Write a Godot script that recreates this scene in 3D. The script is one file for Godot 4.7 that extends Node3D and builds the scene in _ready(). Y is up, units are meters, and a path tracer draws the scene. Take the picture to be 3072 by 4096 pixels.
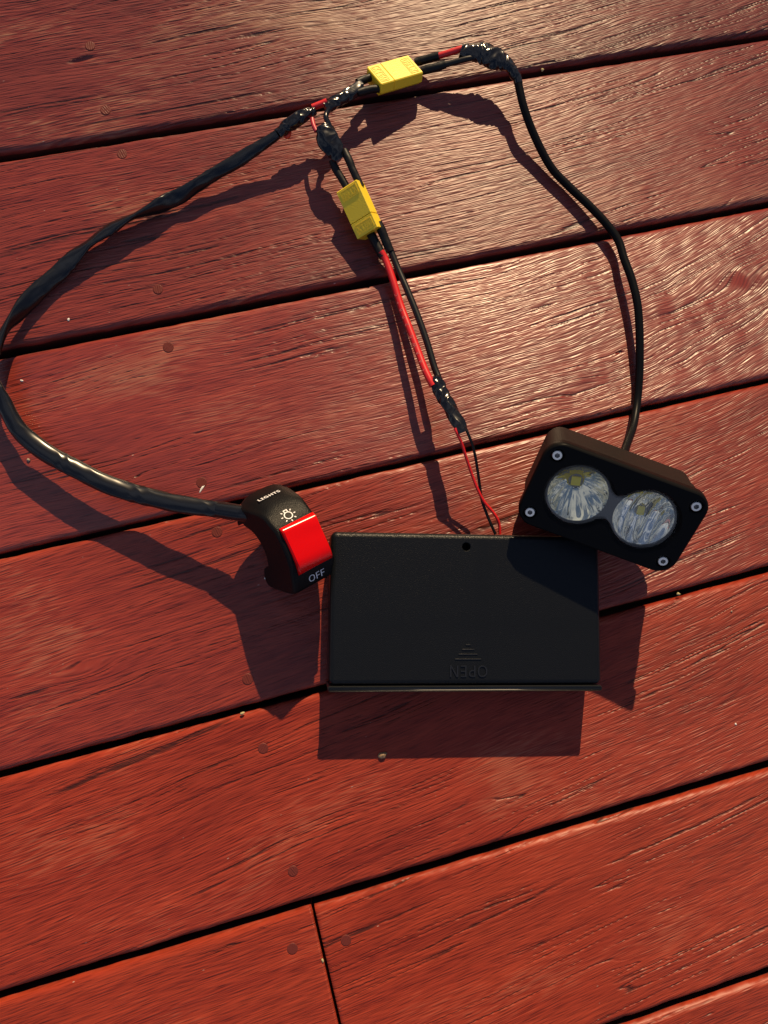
extends Node3D
# A wired lamp kit on a painted deck. Sizes below are in millimetres; vertices are written in metres.

const MM := 0.001
const FRONT := -168.0        # finely modelled stretch of the boards
const LENGTH := 492.0
const TEX_W := 1152
const TEX_H := 672
const PX_PER_MM := 4.6
const FINE_W := 2048
const FINE_H := 2048

var paint_noise: FastNoiseLite
var fine: PackedByteArray
var medium: PackedByteArray
var split: PackedByteArray
var patch: PackedByteArray
var mats := {}
var taken := {}

const PATHS := {
	"head_cable": [Vector3(155.6, 12.5, -216.4), Vector3(157.0, 12.5, -218.1), Vector3(157.9, 11.5, -214.3), Vector3(158.3, 9.5, -199.6), Vector3(161.5, 6.2, -185.9), Vector3(166.8, 3.6, -170.6), Vector3(173.2, 3.2, -159.9), Vector3(180.7, 3.8, -147.9), Vector3(186.9, 4.4, -136.2), Vector3(190.1, 4.8, -126.9), Vector3(190.0, 5.6, -117.6), Vector3(190.3, 6.8, -105.7), Vector3(189.5, 7.3, -93.3), Vector3(187.6, 6.5, -81.6), Vector3(185.2, 5.2, -70.2), Vector3(182.5, 3.6, -58.9), Vector3(178.1, 3.0, -46.6), Vector3(171.0, 7.5, -35.9), Vector3(160.1, 17.0, -26.2), Vector3(154.4, 23.0, -21.5)],
	"sleeve": [Vector3(37.1, 11.5, -205.7), Vector3(35.2, 10.8, -205.1), Vector3(20.1, 8.2, -199.9), Vector3(4.8, 6.5, -194.9), Vector3(-10.2, 5.0, -189.3), Vector3(-25.0, 4.6, -184.9), Vector3(-39.0, 5.2, -181.1), Vector3(-53.5, 4.8, -175.5), Vector3(-63.7, 4.2, -170.1), Vector3(-73.9, 3.8, -163.0), Vector3(-85.8, 4.5, -154.7), Vector3(-93.7, 5.5, -147.6), Vector3(-100.4, 7.5, -140.0), Vector3(-105.8, 9.5, -130.8), Vector3(-108.1, 11.0, -121.6), Vector3(-107.9, 11.5, -112.0), Vector3(-105.5, 11.4, -102.5), Vector3(-103.1, 11.2, -94.5), Vector3(-99.0, 10.5, -87.9), Vector3(-93.1, 10.4, -80.8), Vector3(-84.3, 11.2, -72.6), Vector3(-75.4, 11.8, -65.1), Vector3(-66.4, 12.4, -58.5), Vector3(-56.9, 13.6, -53.1), Vector3(-47.1, 15.3, -47.9), Vector3(-37.5, 16.8, -43.6), Vector3(-27.5, 18.6, -39.5), Vector3(-21.0, 19.8, -36.8)],
	"red_power": [Vector3(72.0, 7.0, -143.2), Vector3(73.3, 6.5, -139.6), Vector3(74.3, 7.0, -128.6), Vector3(74.8, 7.8, -115.6), Vector3(75.6, 10.0, -103.5), Vector3(76.4, 12.0, -91.7), Vector3(77.0, 14.0, -82.0), Vector3(77.9, 15.3, -75.7), Vector3(78.5, 15.5, -73.2)],
	"black_power": [Vector3(76.6, 6.6, -144.6), Vector3(77.1, 6.6, -141.0), Vector3(78.0, 7.0, -133.6), Vector3(79.5, 8.8, -121.3), Vector3(81.0, 10.5, -106.4), Vector3(81.8, 11.5, -94.1), Vector3(82.0, 12.5, -82.1), Vector3(82.4, 13.2, -77.4), Vector3(82.2, 14.5, -73.3)],
	"lead_tape": [Vector3(79.8, 14.8, -76.5), Vector3(80.2, 15.0, -75.3), Vector3(81.4, 16.0, -69.1), Vector3(82.7, 18.0, -62.2), Vector3(83.9, 20.0, -55.8), Vector3(84.8, 22.0, -49.3), Vector3(85.0, 22.0, -48.3)],
	"thin_red": [Vector3(81.9, 22.0, -50.9), Vector3(82.2, 22.0, -48.9), Vector3(83.5, 20.5, -44.3), Vector3(84.6, 18.0, -37.3), Vector3(85.9, 15.5, -29.4), Vector3(87.1, 14.2, -22.7), Vector3(88.9, 13.0, -16.5), Vector3(91.9, 12.0, -11.2), Vector3(93.4, 11.5, -7.5), Vector3(93.8, 10.5, -4.2), Vector3(93.3, 9.5, -0.4)],
	"thin_black": [Vector3(86.8, 22.0, -49.2), Vector3(87.1, 22.0, -47.1), Vector3(88.1, 20.5, -42.6), Vector3(88.7, 18.5, -37.6), Vector3(88.9, 15.5, -30.7), Vector3(88.9, 12.6, -23.8), Vector3(88.5, 11.5, -17.4), Vector3(89.4, 10.5, -10.6), Vector3(90.3, 10.0, -5.7), Vector3(91.3, 9.5, -0.8)],
	"hl_shrink_far": [Vector3(112.5, 3.8, -235.4), Vector3(114.5, 4.2, -235.4), Vector3(119.3, 6.0, -234.8), Vector3(123.8, 8.0, -234.0)],
	"hl_red": [Vector3(122.5, 7.6, -234.1), Vector3(123.9, 8.1, -233.9), Vector3(129.2, 9.8, -233.6), Vector3(134.5, 11.2, -233.5), Vector3(138.3, 11.8, -233.1)],
	"hl_shrink_near": [Vector3(113.8, 5.8, -229.1), Vector3(115.8, 6.2, -229.2), Vector3(120.3, 7.6, -228.6), Vector3(125.4, 9.0, -228.4)],
	"hl_black": [Vector3(124.1, 8.6, -228.4), Vector3(125.9, 9.1, -228.3), Vector3(130.8, 10.6, -227.9), Vector3(135.3, 11.8, -227.6), Vector3(139.9, 12.4, -227.3)],
	"hl_tape": [Vector3(133.6, 11.5, -232.6), Vector3(135.2, 11.5, -231.8), Vector3(140.1, 12.0, -230.3), Vector3(145.8, 12.0, -227.8), Vector3(151.4, 12.0, -224.3), Vector3(155.2, 12.0, -220.5), Vector3(156.7, 12.0, -216.9), Vector3(156.9, 12.0, -215.5)],
	"sw_shrink_far": [Vector3(80.4, 9.6, -226.0), Vector3(82.6, 9.0, -226.7), Vector3(86.7, 7.8, -228.5), Vector3(90.9, 7.2, -229.5)],
	"sw_shrink_near": [Vector3(78.8, 11.0, -219.8), Vector3(81.3, 10.8, -220.2), Vector3(86.3, 9.8, -221.3), Vector3(91.9, 9.2, -221.3)],
	"sw_tape_upper": [Vector3(82.4, 10.0, -223.8), Vector3(81.0, 10.2, -223.5), Vector3(76.7, 11.2, -220.5), Vector3(70.4, 12.6, -217.5), Vector3(63.8, 13.5, -214.0), Vector3(61.6, 13.5, -213.4)],
	"sw_red_link": [Vector3(63.1, 14.0, -216.0), Vector3(61.2, 13.5, -215.8), Vector3(58.5, 13.0, -215.5), Vector3(55.8, 12.5, -215.2)],
	"sw_black_link": [Vector3(63.3, 15.0, -211.8), Vector3(61.8, 15.0, -210.5), Vector3(60.4, 15.5, -207.2), Vector3(61.0, 15.5, -204.0), Vector3(61.4, 15.0, -202.3)],
	"splice": [Vector3(56.7, 12.5, -213.6), Vector3(55.5, 12.5, -213.2), Vector3(52.0, 12.8, -212.1), Vector3(48.4, 12.5, -211.0), Vector3(44.7, 12.0, -209.9), Vector3(41.3, 11.6, -208.3), Vector3(37.3, 11.0, -205.9)],
	"sw_red_short": [Vector3(54.4, 13.0, -209.5), Vector3(54.2, 13.5, -206.9), Vector3(54.3, 13.8, -204.7), Vector3(54.8, 14.0, -202.5)],
	"splice_liner": [Vector3(43.7, 9.5, -207.3), Vector3(42.3, 9.2, -206.2), Vector3(40.5, 9.0, -205.0)],
	"sw_tape_lower": [Vector3(58.0, 15.0, -204.0), Vector3(58.4, 15.0, -202.4), Vector3(59.6, 14.5, -196.6), Vector3(61.5, 14.0, -190.7), Vector3(62.0, 13.5, -188.9), Vector3(62.3, 13.0, -188.0)],
	"sw_wire_far": [Vector3(59.0, 12.0, -188.8), Vector3(60.0, 10.5, -184.8), Vector3(61.8, 10.2, -179.5), Vector3(63.7, 10.0, -172.9)],
	"sw_wire_near": [Vector3(65.5, 14.0, -191.1), Vector3(66.4, 14.5, -185.2), Vector3(67.0, 14.2, -181.3), Vector3(67.9, 13.8, -177.4), Vector3(69.2, 13.2, -172.9)],
	"sw_flap": [Vector3(64.5, 14.0, -191.3), Vector3(64.9, 13.5, -188.4), Vector3(65.5, 13.5, -185.9), Vector3(66.2, 13.5, -184.2)],
	"bp_shrink_far": [Vector3(68.5, 6.4, -154.8), Vector3(69.6, 6.3, -152.4), Vector3(70.9, 6.2, -147.7), Vector3(72.6, 6.3, -140.7)],
	"bp_shrink_near": [Vector3(73.8, 9.2, -156.2), Vector3(74.2, 8.9, -154.0), Vector3(75.1, 8.0, -149.4), Vector3(76.5, 6.8, -142.4)],
}


func _ready():
	# --- camera, sky, sun, exposure
	var cam := Camera3D.new()
	cam.name = "camera"
	cam.transform = Transform3D(Basis(Vector3(0.9649585, 0.11045844, 0.23802106), Vector3(0.22800646, 0.09601111, -0.9689143), Vector3(-0.12987743, 0.98923243, 0.0674615)).orthonormalized(), Vector3(0, 0.341138, 0))
	cam.fov = 69.394
	cam.near = 0.01
	cam.far = 200.0
	add_child(cam)
	cam.current = true
	var sky_material := ProceduralSkyMaterial.new()
	sky_material.sky_top_color = Color(0.34, 0.45, 0.66)
	sky_material.sky_horizon_color = Color(0.84, 0.86, 0.90)
	sky_material.sky_curve = 0.12
	sky_material.ground_bottom_color = Color(0.12, 0.11, 0.10)
	sky_material.ground_horizon_color = Color(0.42, 0.42, 0.40)
	sky_material.sky_energy_multiplier = 1.0
	var cloud := flat_noise(77, 0.006, 5, 1024, false)
	var ramp := Gradient.new()
	ramp.offsets = PackedFloat32Array([0.0, 0.46, 0.58, 1.0])
	ramp.colors = PackedColorArray([Color(1, 1, 1, 0), Color(1, 1, 1, 0.02), Color(1, 1, 1, 0.75), Color(1, 1, 1, 0.95)])
	cloud.color_ramp = ramp
	cloud.height = 512
	sky_material.sky_cover = cloud
	sky_material.sky_cover_modulate = Color(0.85, 0.86, 0.88)
	var sky := Sky.new()
	sky.sky_material = sky_material
	var env := Environment.new()
	env.background_mode = Environment.BG_SKY
	env.sky = sky
	env.background_energy_multiplier = 0.44
	env.ambient_light_source = Environment.AMBIENT_SOURCE_SKY
	env.tonemap_mode = Environment.TONE_MAPPER_LINEAR
	env.tonemap_exposure = 1.16
	env.sdfgi_enabled = true
	env.ssao_enabled = true
	env.ssil_enabled = true
	var world := WorldEnvironment.new()
	world.name = "world_environment"
	world.environment = env
	add_child(world)
	var sun := DirectionalLight3D.new()
	sun.name = "sun"
	add_child(sun)
	sun.look_at_from_position(Vector3.ZERO, Vector3(-0.300, -0.515, 0.803), Vector3.UP)
	sun.light_color = Color(1.0, 0.875, 0.69)
	sun.light_energy = 1.6
	sun.light_angular_distance = 0.5
	sun.shadow_enabled = true

	make_materials()
	build_ground()
	build_deck()
	build_battery_box()
	build_headlight()
	build_switch()
	build_connectors()
	build_battery_lead()
	build_headlight_cable()
	build_switch_cable()
	build_debris()


# --- naming and tagging

func numbered(called: String) -> String:
	var n: int = taken.get(called, 0)
	taken[called] = n + 1
	return called if n == 0 else "%s_%03d" % [called, n]


func thing(called: String, label: String, category: String, at: Vector3, group := "") -> Node3D:
	var o := Node3D.new()
	o.name = numbered(called)
	add_child(o)
	o.position = at
	o.set_meta("label", label)
	o.set_meta("category", category)
	if group:
		o.set_meta("group", group)
	return o


# a part: the mesh is given in its own frame, which stands at `frame` in the world
func part(root: Node3D, called: String, mesh: Mesh, material: Material, frame := Transform3D.IDENTITY, label := "") -> MeshInstance3D:
	var o := MeshInstance3D.new()
	o.name = called
	o.mesh = mesh
	o.material_override = material
	root.add_child(o, true)
	o.transform = root.global_transform.affine_inverse() * frame
	if label:
		o.set_meta("label", label)
	return o


# --- materials

func flat_noise(seed_: int, freq: float, octaves: int, size: int, as_normal: bool, strength := 4.0) -> NoiseTexture2D:
	var n := FastNoiseLite.new()
	n.seed = seed_
	n.frequency = freq
	n.noise_type = FastNoiseLite.TYPE_SIMPLEX_SMOOTH
	n.fractal_octaves = octaves
	var t := NoiseTexture2D.new()
	t.width = size
	t.height = size
	t.seamless = true
	t.noise = n
	t.as_normal_map = as_normal
	t.bump_strength = strength
	return t


func stuff(albedo: Color, rough: float, metal := 0.0, spec := 0.5) -> StandardMaterial3D:
	var m := StandardMaterial3D.new()
	m.albedo_color = albedo.linear_to_srgb()
	m.roughness = rough
	m.metallic = metal
	m.metallic_specular = spec
	return m


func grained(m: StandardMaterial3D, seed_: int, freq: float, octaves: int, per_metre: float, height_cm: float) -> StandardMaterial3D:
	m.heightmap_enabled = true
	m.heightmap_texture = flat_noise(seed_, freq, octaves, 2048 if per_metre == 7.0 else 512, false)
	m.heightmap_scale = height_cm
	m.uv1_triplanar = true
	m.uv1_scale = Vector3.ONE * per_metre
	return m


func make_materials():
	mats.box = grained(stuff(Color(0.0045, 0.0053, 0.0062), 0.33, 0.0, 0.3), 3, 0.13, 3, 7.0, 0.013)
	var dust := flat_noise(61, 0.19, 2, 2048, false)
	var specks := Gradient.new()
	specks.offsets = PackedFloat32Array([0.0, 0.86, 0.95])
	specks.colors = PackedColorArray([Color(0.0050, 0.0062, 0.0080).linear_to_srgb(), Color(0.0064, 0.0076, 0.0094).linear_to_srgb(), Color(0.06, 0.06, 0.058).linear_to_srgb()])
	dust.color_ramp = specks
	mats.box.uv1_offset = Vector3.ONE * 0.5      # one tile covers the whole box
	mats.box.albedo_color = Color.WHITE
	mats.box.albedo_texture = dust
	mats.box_smooth = stuff(Color(0.010, 0.011, 0.0125), 0.3)
	mats.tape = stuff(Color(0.006, 0.0062, 0.0068), 0.17)
	mats.sleeve = stuff(Color(0.0045, 0.005, 0.0058), 0.25)
	mats.cable = stuff(Color(0.005, 0.0053, 0.0058), 0.36, 0.0, 0.22)
	mats.shrink = stuff(Color(0.006, 0.0062, 0.0065), 0.48, 0.0, 0.35)
	mats.black_wire = stuff(Color(0.005, 0.005, 0.0055), 0.4, 0.0, 0.4)
	mats.red_wire = stuff(Color(0.62, 0.012, 0.014), 0.38)
	mats.orange_red = stuff(Color(0.7, 0.045, 0.012), 0.4)
	mats.pink_red = stuff(Color(0.5, 0.03, 0.05), 0.4)
	mats.yellow = grained(stuff(Color(0.92, 0.67, 0.03), 0.42), 9, 0.05, 2, 40.0, 0.004)
	mats.yellow_letters = stuff(Color(0.89, 0.63, 0.027), 0.42)
	mats.switch_black = grained(stuff(Color(0.0055, 0.0058, 0.0062), 0.42, 0.0, 0.24), 21, 0.11, 2, 25.0, 0.012)
	mats.clamp_black = stuff(Color(0.012, 0.013, 0.012), 0.5)
	mats.rocker = stuff(Color(0.78, 0.003, 0.003), 0.2, 0.0, 0.35)
	mats.white_print = stuff(Color(0.72, 0.72, 0.72), 0.5)
	mats.print_faint = stuff(Color(0.62, 0.16, 0.15), 0.5)
	mats.housing = grained(stuff(Color(0.011, 0.0095, 0.0085), 0.5, 0.0, 0.28), 33, 0.12, 2, 30.0, 0.003)
	mats.bezel = stuff(Color(0.006, 0.006, 0.006), 0.36, 0.0, 0.16)
	mats.chrome = stuff(Color(0.92, 0.87, 0.72), 0.05, 1.0)
	mats.carrier = stuff(Color(0.03, 0.03, 0.028), 0.12, 0.0)
	mats.steel = stuff(Color(0.80, 0.77, 0.70), 0.42, 1.0)
	mats.socket = stuff(Color(0.16, 0.15, 0.15), 0.35, 1.0)
	mats.led_base = stuff(Color(0.22, 0.20, 0.14), 0.45)
	mats.led = stuff(Color(0.85, 0.66, 0.03), 0.45)
	var pane := stuff(Color(1, 1, 1), 0.02)
	pane.transparency = BaseMaterial3D.TRANSPARENCY_ALPHA
	pane.albedo_color = Color(0.1, 0.1, 0.1, 0.012)
	mats.pane = pane
	var glass := stuff(Color(0.97, 0.98, 0.98), 0.02)
	glass.refraction_enabled = true
	glass.refraction_scale = 0.05
	mats.glass = glass
	var flute: StandardMaterial3D = pane.duplicate()
	flute.albedo_color = Color(0.1, 0.1, 0.1, 0.02)
	mats.flute = flute
	mats.dark = stuff(Color(0.004, 0.004, 0.004), 0.8)
	mats.nail = stuff(Color(0.13, 0.025, 0.019), 0.5, 0.0, 0.3)
	mats.joist = stuff(Color(0.012, 0.009, 0.007), 0.9)
	mats.soil = grained(stuff(Color(0.016, 0.012, 0.009), 0.95), 55, 0.03, 4, 3.0, 2.0)
	mats.white_fleck = stuff(Color(0.72, 0.70, 0.64), 0.7)
	mats.husk = stuff(Color(0.40, 0.33, 0.16), 0.7)
	mats.pebble = stuff(Color(0.30, 0.25, 0.19), 0.8)
	mats.leaf = stuff(Color(0.26, 0.16, 0.08), 0.55)


# --- shapes

func new_st() -> SurfaceTool:
	var st := SurfaceTool.new()
	st.begin(Mesh.PRIMITIVE_TRIANGLES)
	return st


func done(st: SurfaceTool) -> ArrayMesh:
	st.generate_normals()
	return st.commit()


# a point pushed in millimetres
func pv(st: SurfaceTool, p: Vector3):
	st.add_vertex(p * MM)


func tri(st: SurfaceTool, a: Vector3, b: Vector3, c: Vector3):
	pv(st, a); pv(st, b); pv(st, c)


func quad(st: SurfaceTool, a: Vector3, b: Vector3, c: Vector3, d: Vector3):
	tri(st, a, b, c)
	tri(st, a, c, d)


# strip between two closed loops of the same count
func strip(st: SurfaceTool, lower: PackedVector3Array, upper: PackedVector3Array, group: int, closed := true):
	st.set_smooth_group(group)
	var n := lower.size()
	for i in (n if closed else n - 1):
		var j := (i + 1) % n
		quad(st, lower[i], upper[i], upper[j], lower[j])


func fan(st: SurfaceTool, loop: PackedVector3Array, centre: Vector3, group: int, flip := false):
	st.set_smooth_group(group)
	for i in loop.size():
		var j := (i + 1) % loop.size()
		if flip:
			tri(st, centre, loop[j], loop[i])
		else:
			tri(st, centre, loop[i], loop[j])


# outlines in the plane (x, z), counted so that seen from +y they run clockwise in (x, z down)
func circle2(cx: float, cy: float, r: float, n: int) -> PackedVector2Array:
	var a := PackedVector2Array()
	for i in n:
		var t := TAU * i / n
		a.append(Vector2(cx + r * cos(t), cy + r * sin(t)))
	return a


func rounded2(hx: float, hy: float, r: float, steps := 8) -> PackedVector2Array:
	var a := PackedVector2Array()
	var corners := [Vector2(hx - r, hy - r), Vector2(-hx + r, hy - r), Vector2(-hx + r, -hy + r), Vector2(hx - r, -hy + r)]
	for k in 4:
		for i in steps + 1:
			var t: float = PI / 2 * (k + float(i) / steps)
			a.append(corners[k] + Vector2(cos(t), sin(t)) * r)
	return a


func resample2(p: PackedVector2Array, n: int) -> PackedVector2Array:
	var total := 0.0
	for i in p.size():
		total += p[i].distance_to(p[(i + 1) % p.size()])
	var out := PackedVector2Array()
	var at := 0
	var walked := 0.0
	for k in n:
		var want := total * k / n
		while true:
			var d := p[at].distance_to(p[(at + 1) % p.size()])
			if walked + d >= want or at == p.size() - 1:
				out.append(p[at].lerp(p[(at + 1) % p.size()], clampf((want - walked) / maxf(d, 1e-6), 0, 1)))
				break
			walked += d
			at += 1
	return out


# the same number of points, moved outwards by d
func grown2(p: PackedVector2Array, d: float) -> PackedVector2Array:
	var out := PackedVector2Array()
	var n := p.size()
	for i in n:
		var t := (p[(i + 1) % n] - p[(i + n - 1) % n]).normalized()
		out.append(p[i] + Vector2(t.y, -t.x) * d)
	return out


func lift(p: PackedVector2Array, y: float) -> PackedVector3Array:
	var out := PackedVector3Array()
	for q in p:
		out.append(Vector3(q.x, y, q.y))
	return out


func area2(p: PackedVector2Array) -> float:
	var s := 0.0
	for i in p.size():
		s += p[i].cross(p[(i + 1) % p.size()])
	return s / 2


# a flat face at height y, with holes; the cuts (x) run through every hole
func plate(st: SurfaceTool, outer: PackedVector2Array, holes: Array, cuts: Array, y: float, group: int, down := false):
	st.set_smooth_group(group)
	var xs := [-1000.0]
	xs.append_array(cuts)
	xs.append(1000.0)
	for k in xs.size() - 1:
		var slab := PackedVector2Array([Vector2(xs[k], -1000), Vector2(xs[k + 1], -1000), Vector2(xs[k + 1], 1000), Vector2(xs[k], 1000)])
		var pieces: Array = Geometry2D.intersect_polygons(outer, slab)
		for h in holes:
			var next := []
			for p in pieces:
				next.append_array(Geometry2D.clip_polygons(p, h))
			pieces = next
		for p in pieces:
			if absf(area2(p)) < 0.01:
				continue
			var ids := Geometry2D.triangulate_polygon(p)
			for i in range(0, ids.size(), 3):
				var a: Vector2 = p[ids[i]]
				var b: Vector2 = p[ids[i + 1]]
				var c: Vector2 = p[ids[i + 2]]
				if ((b - a).cross(c - a) < 0) != down:
					var s := b
					b = c
					c = s
				tri(st, Vector3(a.x, y, a.y), Vector3(b.x, y, b.y), Vector3(c.x, y, c.y))


func lathe(st: SurfaceTool, profile: Array, sides: int, centre := Vector3.ZERO, group := 1):
	var last := PackedVector3Array()
	for k in profile.size():
		var loop := PackedVector3Array()
		for i in sides:
			var t := TAU * i / sides
			loop.append(centre + Vector3(profile[k].x * cos(t), profile[k].y, profile[k].x * sin(t)))
		if k > 0:
			strip(st, last, loop, group if profile[k].distance_to(profile[k - 1]) > 0 else group)
		last = loop


func at_fraction(a: Array, f: float) -> float:
	var s := f * (a.size() - 1)
	var i := clampi(int(s), 0, a.size() - 2) if a.size() > 1 else 0
	return lerpf(a[i], a[mini(i + 1, a.size() - 1)], s - i)


# a wire, cable or wrap along a path: half widths across (rw) and upright (rh), and what disturbs it
func sweep(path: Array, rw: Array, rh: Array, opt := {}) -> ArrayMesh:
	var curve := Curve3D.new()
	curve.bake_interval = 0.4
	for i in path.size():
		var prev: Vector3 = path[maxi(i - 1, 0)]
		var next: Vector3 = path[mini(i + 1, path.size() - 1)]
		var tangent: Vector3 = (next - prev).normalized()
		var din: float = path[i].distance_to(prev) * 0.33
		var dout: float = path[i].distance_to(next) * 0.33
		curve.add_point(path[i], -tangent * din, tangent * dout)
	var length := curve.get_baked_length()
	var step: float = opt.get("step", 1.2)
	var sides: int = opt.get("sides", 16)
	var n := maxi(int(length / step), 3)
	var wrinkle: float = opt.get("wrinkle", 0.0)
	var freq: float = opt.get("freq", 0.16)
	var lap: float = opt.get("lap", 0.0)
	var pitch: float = opt.get("pitch", 9.0)
	var facet: float = opt.get("facet", 0.0)
	var lean: float = opt.get("lean", 1.0)
	var twist: Array = opt.get("twist", [0.0, 0.0])
	var noise := FastNoiseLite.new()
	noise.seed = opt.get("seed", 1)
	noise.frequency = 1.0
	noise.noise_type = FastNoiseLite.TYPE_SIMPLEX_SMOOTH
	noise.fractal_type = FastNoiseLite.FRACTAL_RIDGED if opt.get("ridged", false) else FastNoiseLite.FRACTAL_FBM
	noise.fractal_octaves = 2
	var st := new_st()
	var last := PackedVector3Array()
	for i in n + 1:
		var d := length * i / n
		var p := curve.sample_baked(d, true)
		var t := (curve.sample_baked(minf(d + 0.5, length), true) - curve.sample_baked(maxf(d - 0.5, 0), true)).normalized()
		var side := t.cross(Vector3.UP).normalized()
		var up := side.cross(t).normalized()
		var f := float(i) / n
		var tw := at_fraction(twist, f)
		var w := at_fraction(rw, f)
		var h := at_fraction(rh, f)
		var loop := PackedVector3Array()
		for j in sides:
			var a := TAU * j / sides
			var b := a - tw
			var c := cos(b)
			var s := sin(b)
			var k := 1.0
			if wrinkle > 0.0:
				k += wrinkle * noise.get_noise_3d(d * freq + a * lean * 0.0, c * w * freq * 1.6 + d * freq * lean, s * h * freq * 1.6) / maxf(minf(w, h), 0.5)
			if lap > 0.0:
				k += lap * (fposmod(d / pitch + a / TAU * signf(lean), 1.0) - 0.5) / maxf(minf(w, h), 0.5)
			if facet > 0.0:
				k -= facet * absf(sin(2.5 * (a + d * 0.05 * lean + 2.0 * noise.get_noise_1d(d * 0.035))))
			var local := Vector2(c * w * k, s * h * k).rotated(tw)
			loop.append(p + side * local.x + up * local.y)
		if i == 0:
			fan(st, loop, p, 2)
		else:
			strip(st, loop, last, 1)
		last = loop
		if i == n:
			fan(st, loop, p, 3, true)
	return done(st)


func low_point(path: Array) -> Vector3:
	var c := Vector3.ZERO
	for p in path:
		c += p
	c /= path.size()
	return Vector3(c.x, 0, c.z) * MM


func words(text: String, cap_mm: float, depth_mm: float, bold := true) -> TextMesh:
	var font := SystemFont.new()
	font.font_names = PackedStringArray(["Droid Sans"])
	font.font_weight = 700 if bold else 400
	var m := TextMesh.new()
	m.text = text
	m.font = font
	m.font_size = 64
	m.pixel_size = 0.01
	m.depth = depth_mm / cap_mm * 0.457
	m.curve_step = 2.0
	return m


func lettering(root: Node3D, called: String, text: String, cap_mm: float, depth_mm: float, bold: bool, material: Material, frame: Transform3D, label := ""):
	var size := cap_mm * MM / 0.457
	part(root, called, words(text, cap_mm, depth_mm, bold), material, frame * Transform3D(Basis.from_scale(Vector3.ONE * size), Vector3.ZERO), label)


# --- the deck

func native_noise(seed_: int, freq: float, octaves: int, w: int, h: int, big_w: int, ridged := false) -> PackedByteArray:
	var n := FastNoiseLite.new()
	n.seed = seed_
	n.noise_type = FastNoiseLite.TYPE_SIMPLEX_SMOOTH
	n.frequency = freq
	n.fractal_octaves = octaves
	n.fractal_type = FastNoiseLite.FRACTAL_RIDGED if ridged else FastNoiseLite.FRACTAL_FBM
	var im := n.get_seamless_image(w, h)
	im.convert(Image.FORMAT_L8)
	im.resize(big_w, h, Image.INTERPOLATE_CUBIC)
	return im.get_data()


func stretched(seed_: int, w: int, h: int, freq: float) -> PackedByteArray:
	var n := FastNoiseLite.new()
	n.seed = seed_
	n.noise_type = FastNoiseLite.TYPE_SIMPLEX_SMOOTH
	n.frequency = freq
	n.fractal_octaves = 3
	var im := n.get_image(w, h)
	im.convert(Image.FORMAT_L8)
	im.resize(TEX_W, TEX_H, Image.INTERPOLATE_CUBIC)
	return im.get_data()


func build_ground():
	var st := new_st()
	st.set_smooth_group(0)
	for i in 20:
		for j in 20:
			var x := -20000.0 + i * 2000.0
			var z := -20000.0 + j * 2000.0
			quad(st, Vector3(x, -420, z), Vector3(x + 2000, -420, z), Vector3(x + 2000, -420, z + 2000), Vector3(x, -420, z + 2000))
	var g := MeshInstance3D.new()
	g.name = "ground"
	g.mesh = done(st)
	g.material_override = mats.soil
	g.set_meta("kind", "structure")
	g.set_meta("label", "bare dark soil under the deck, seen only through the gaps")
	g.set_meta("category", "ground")
	add_child(g)


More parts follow.
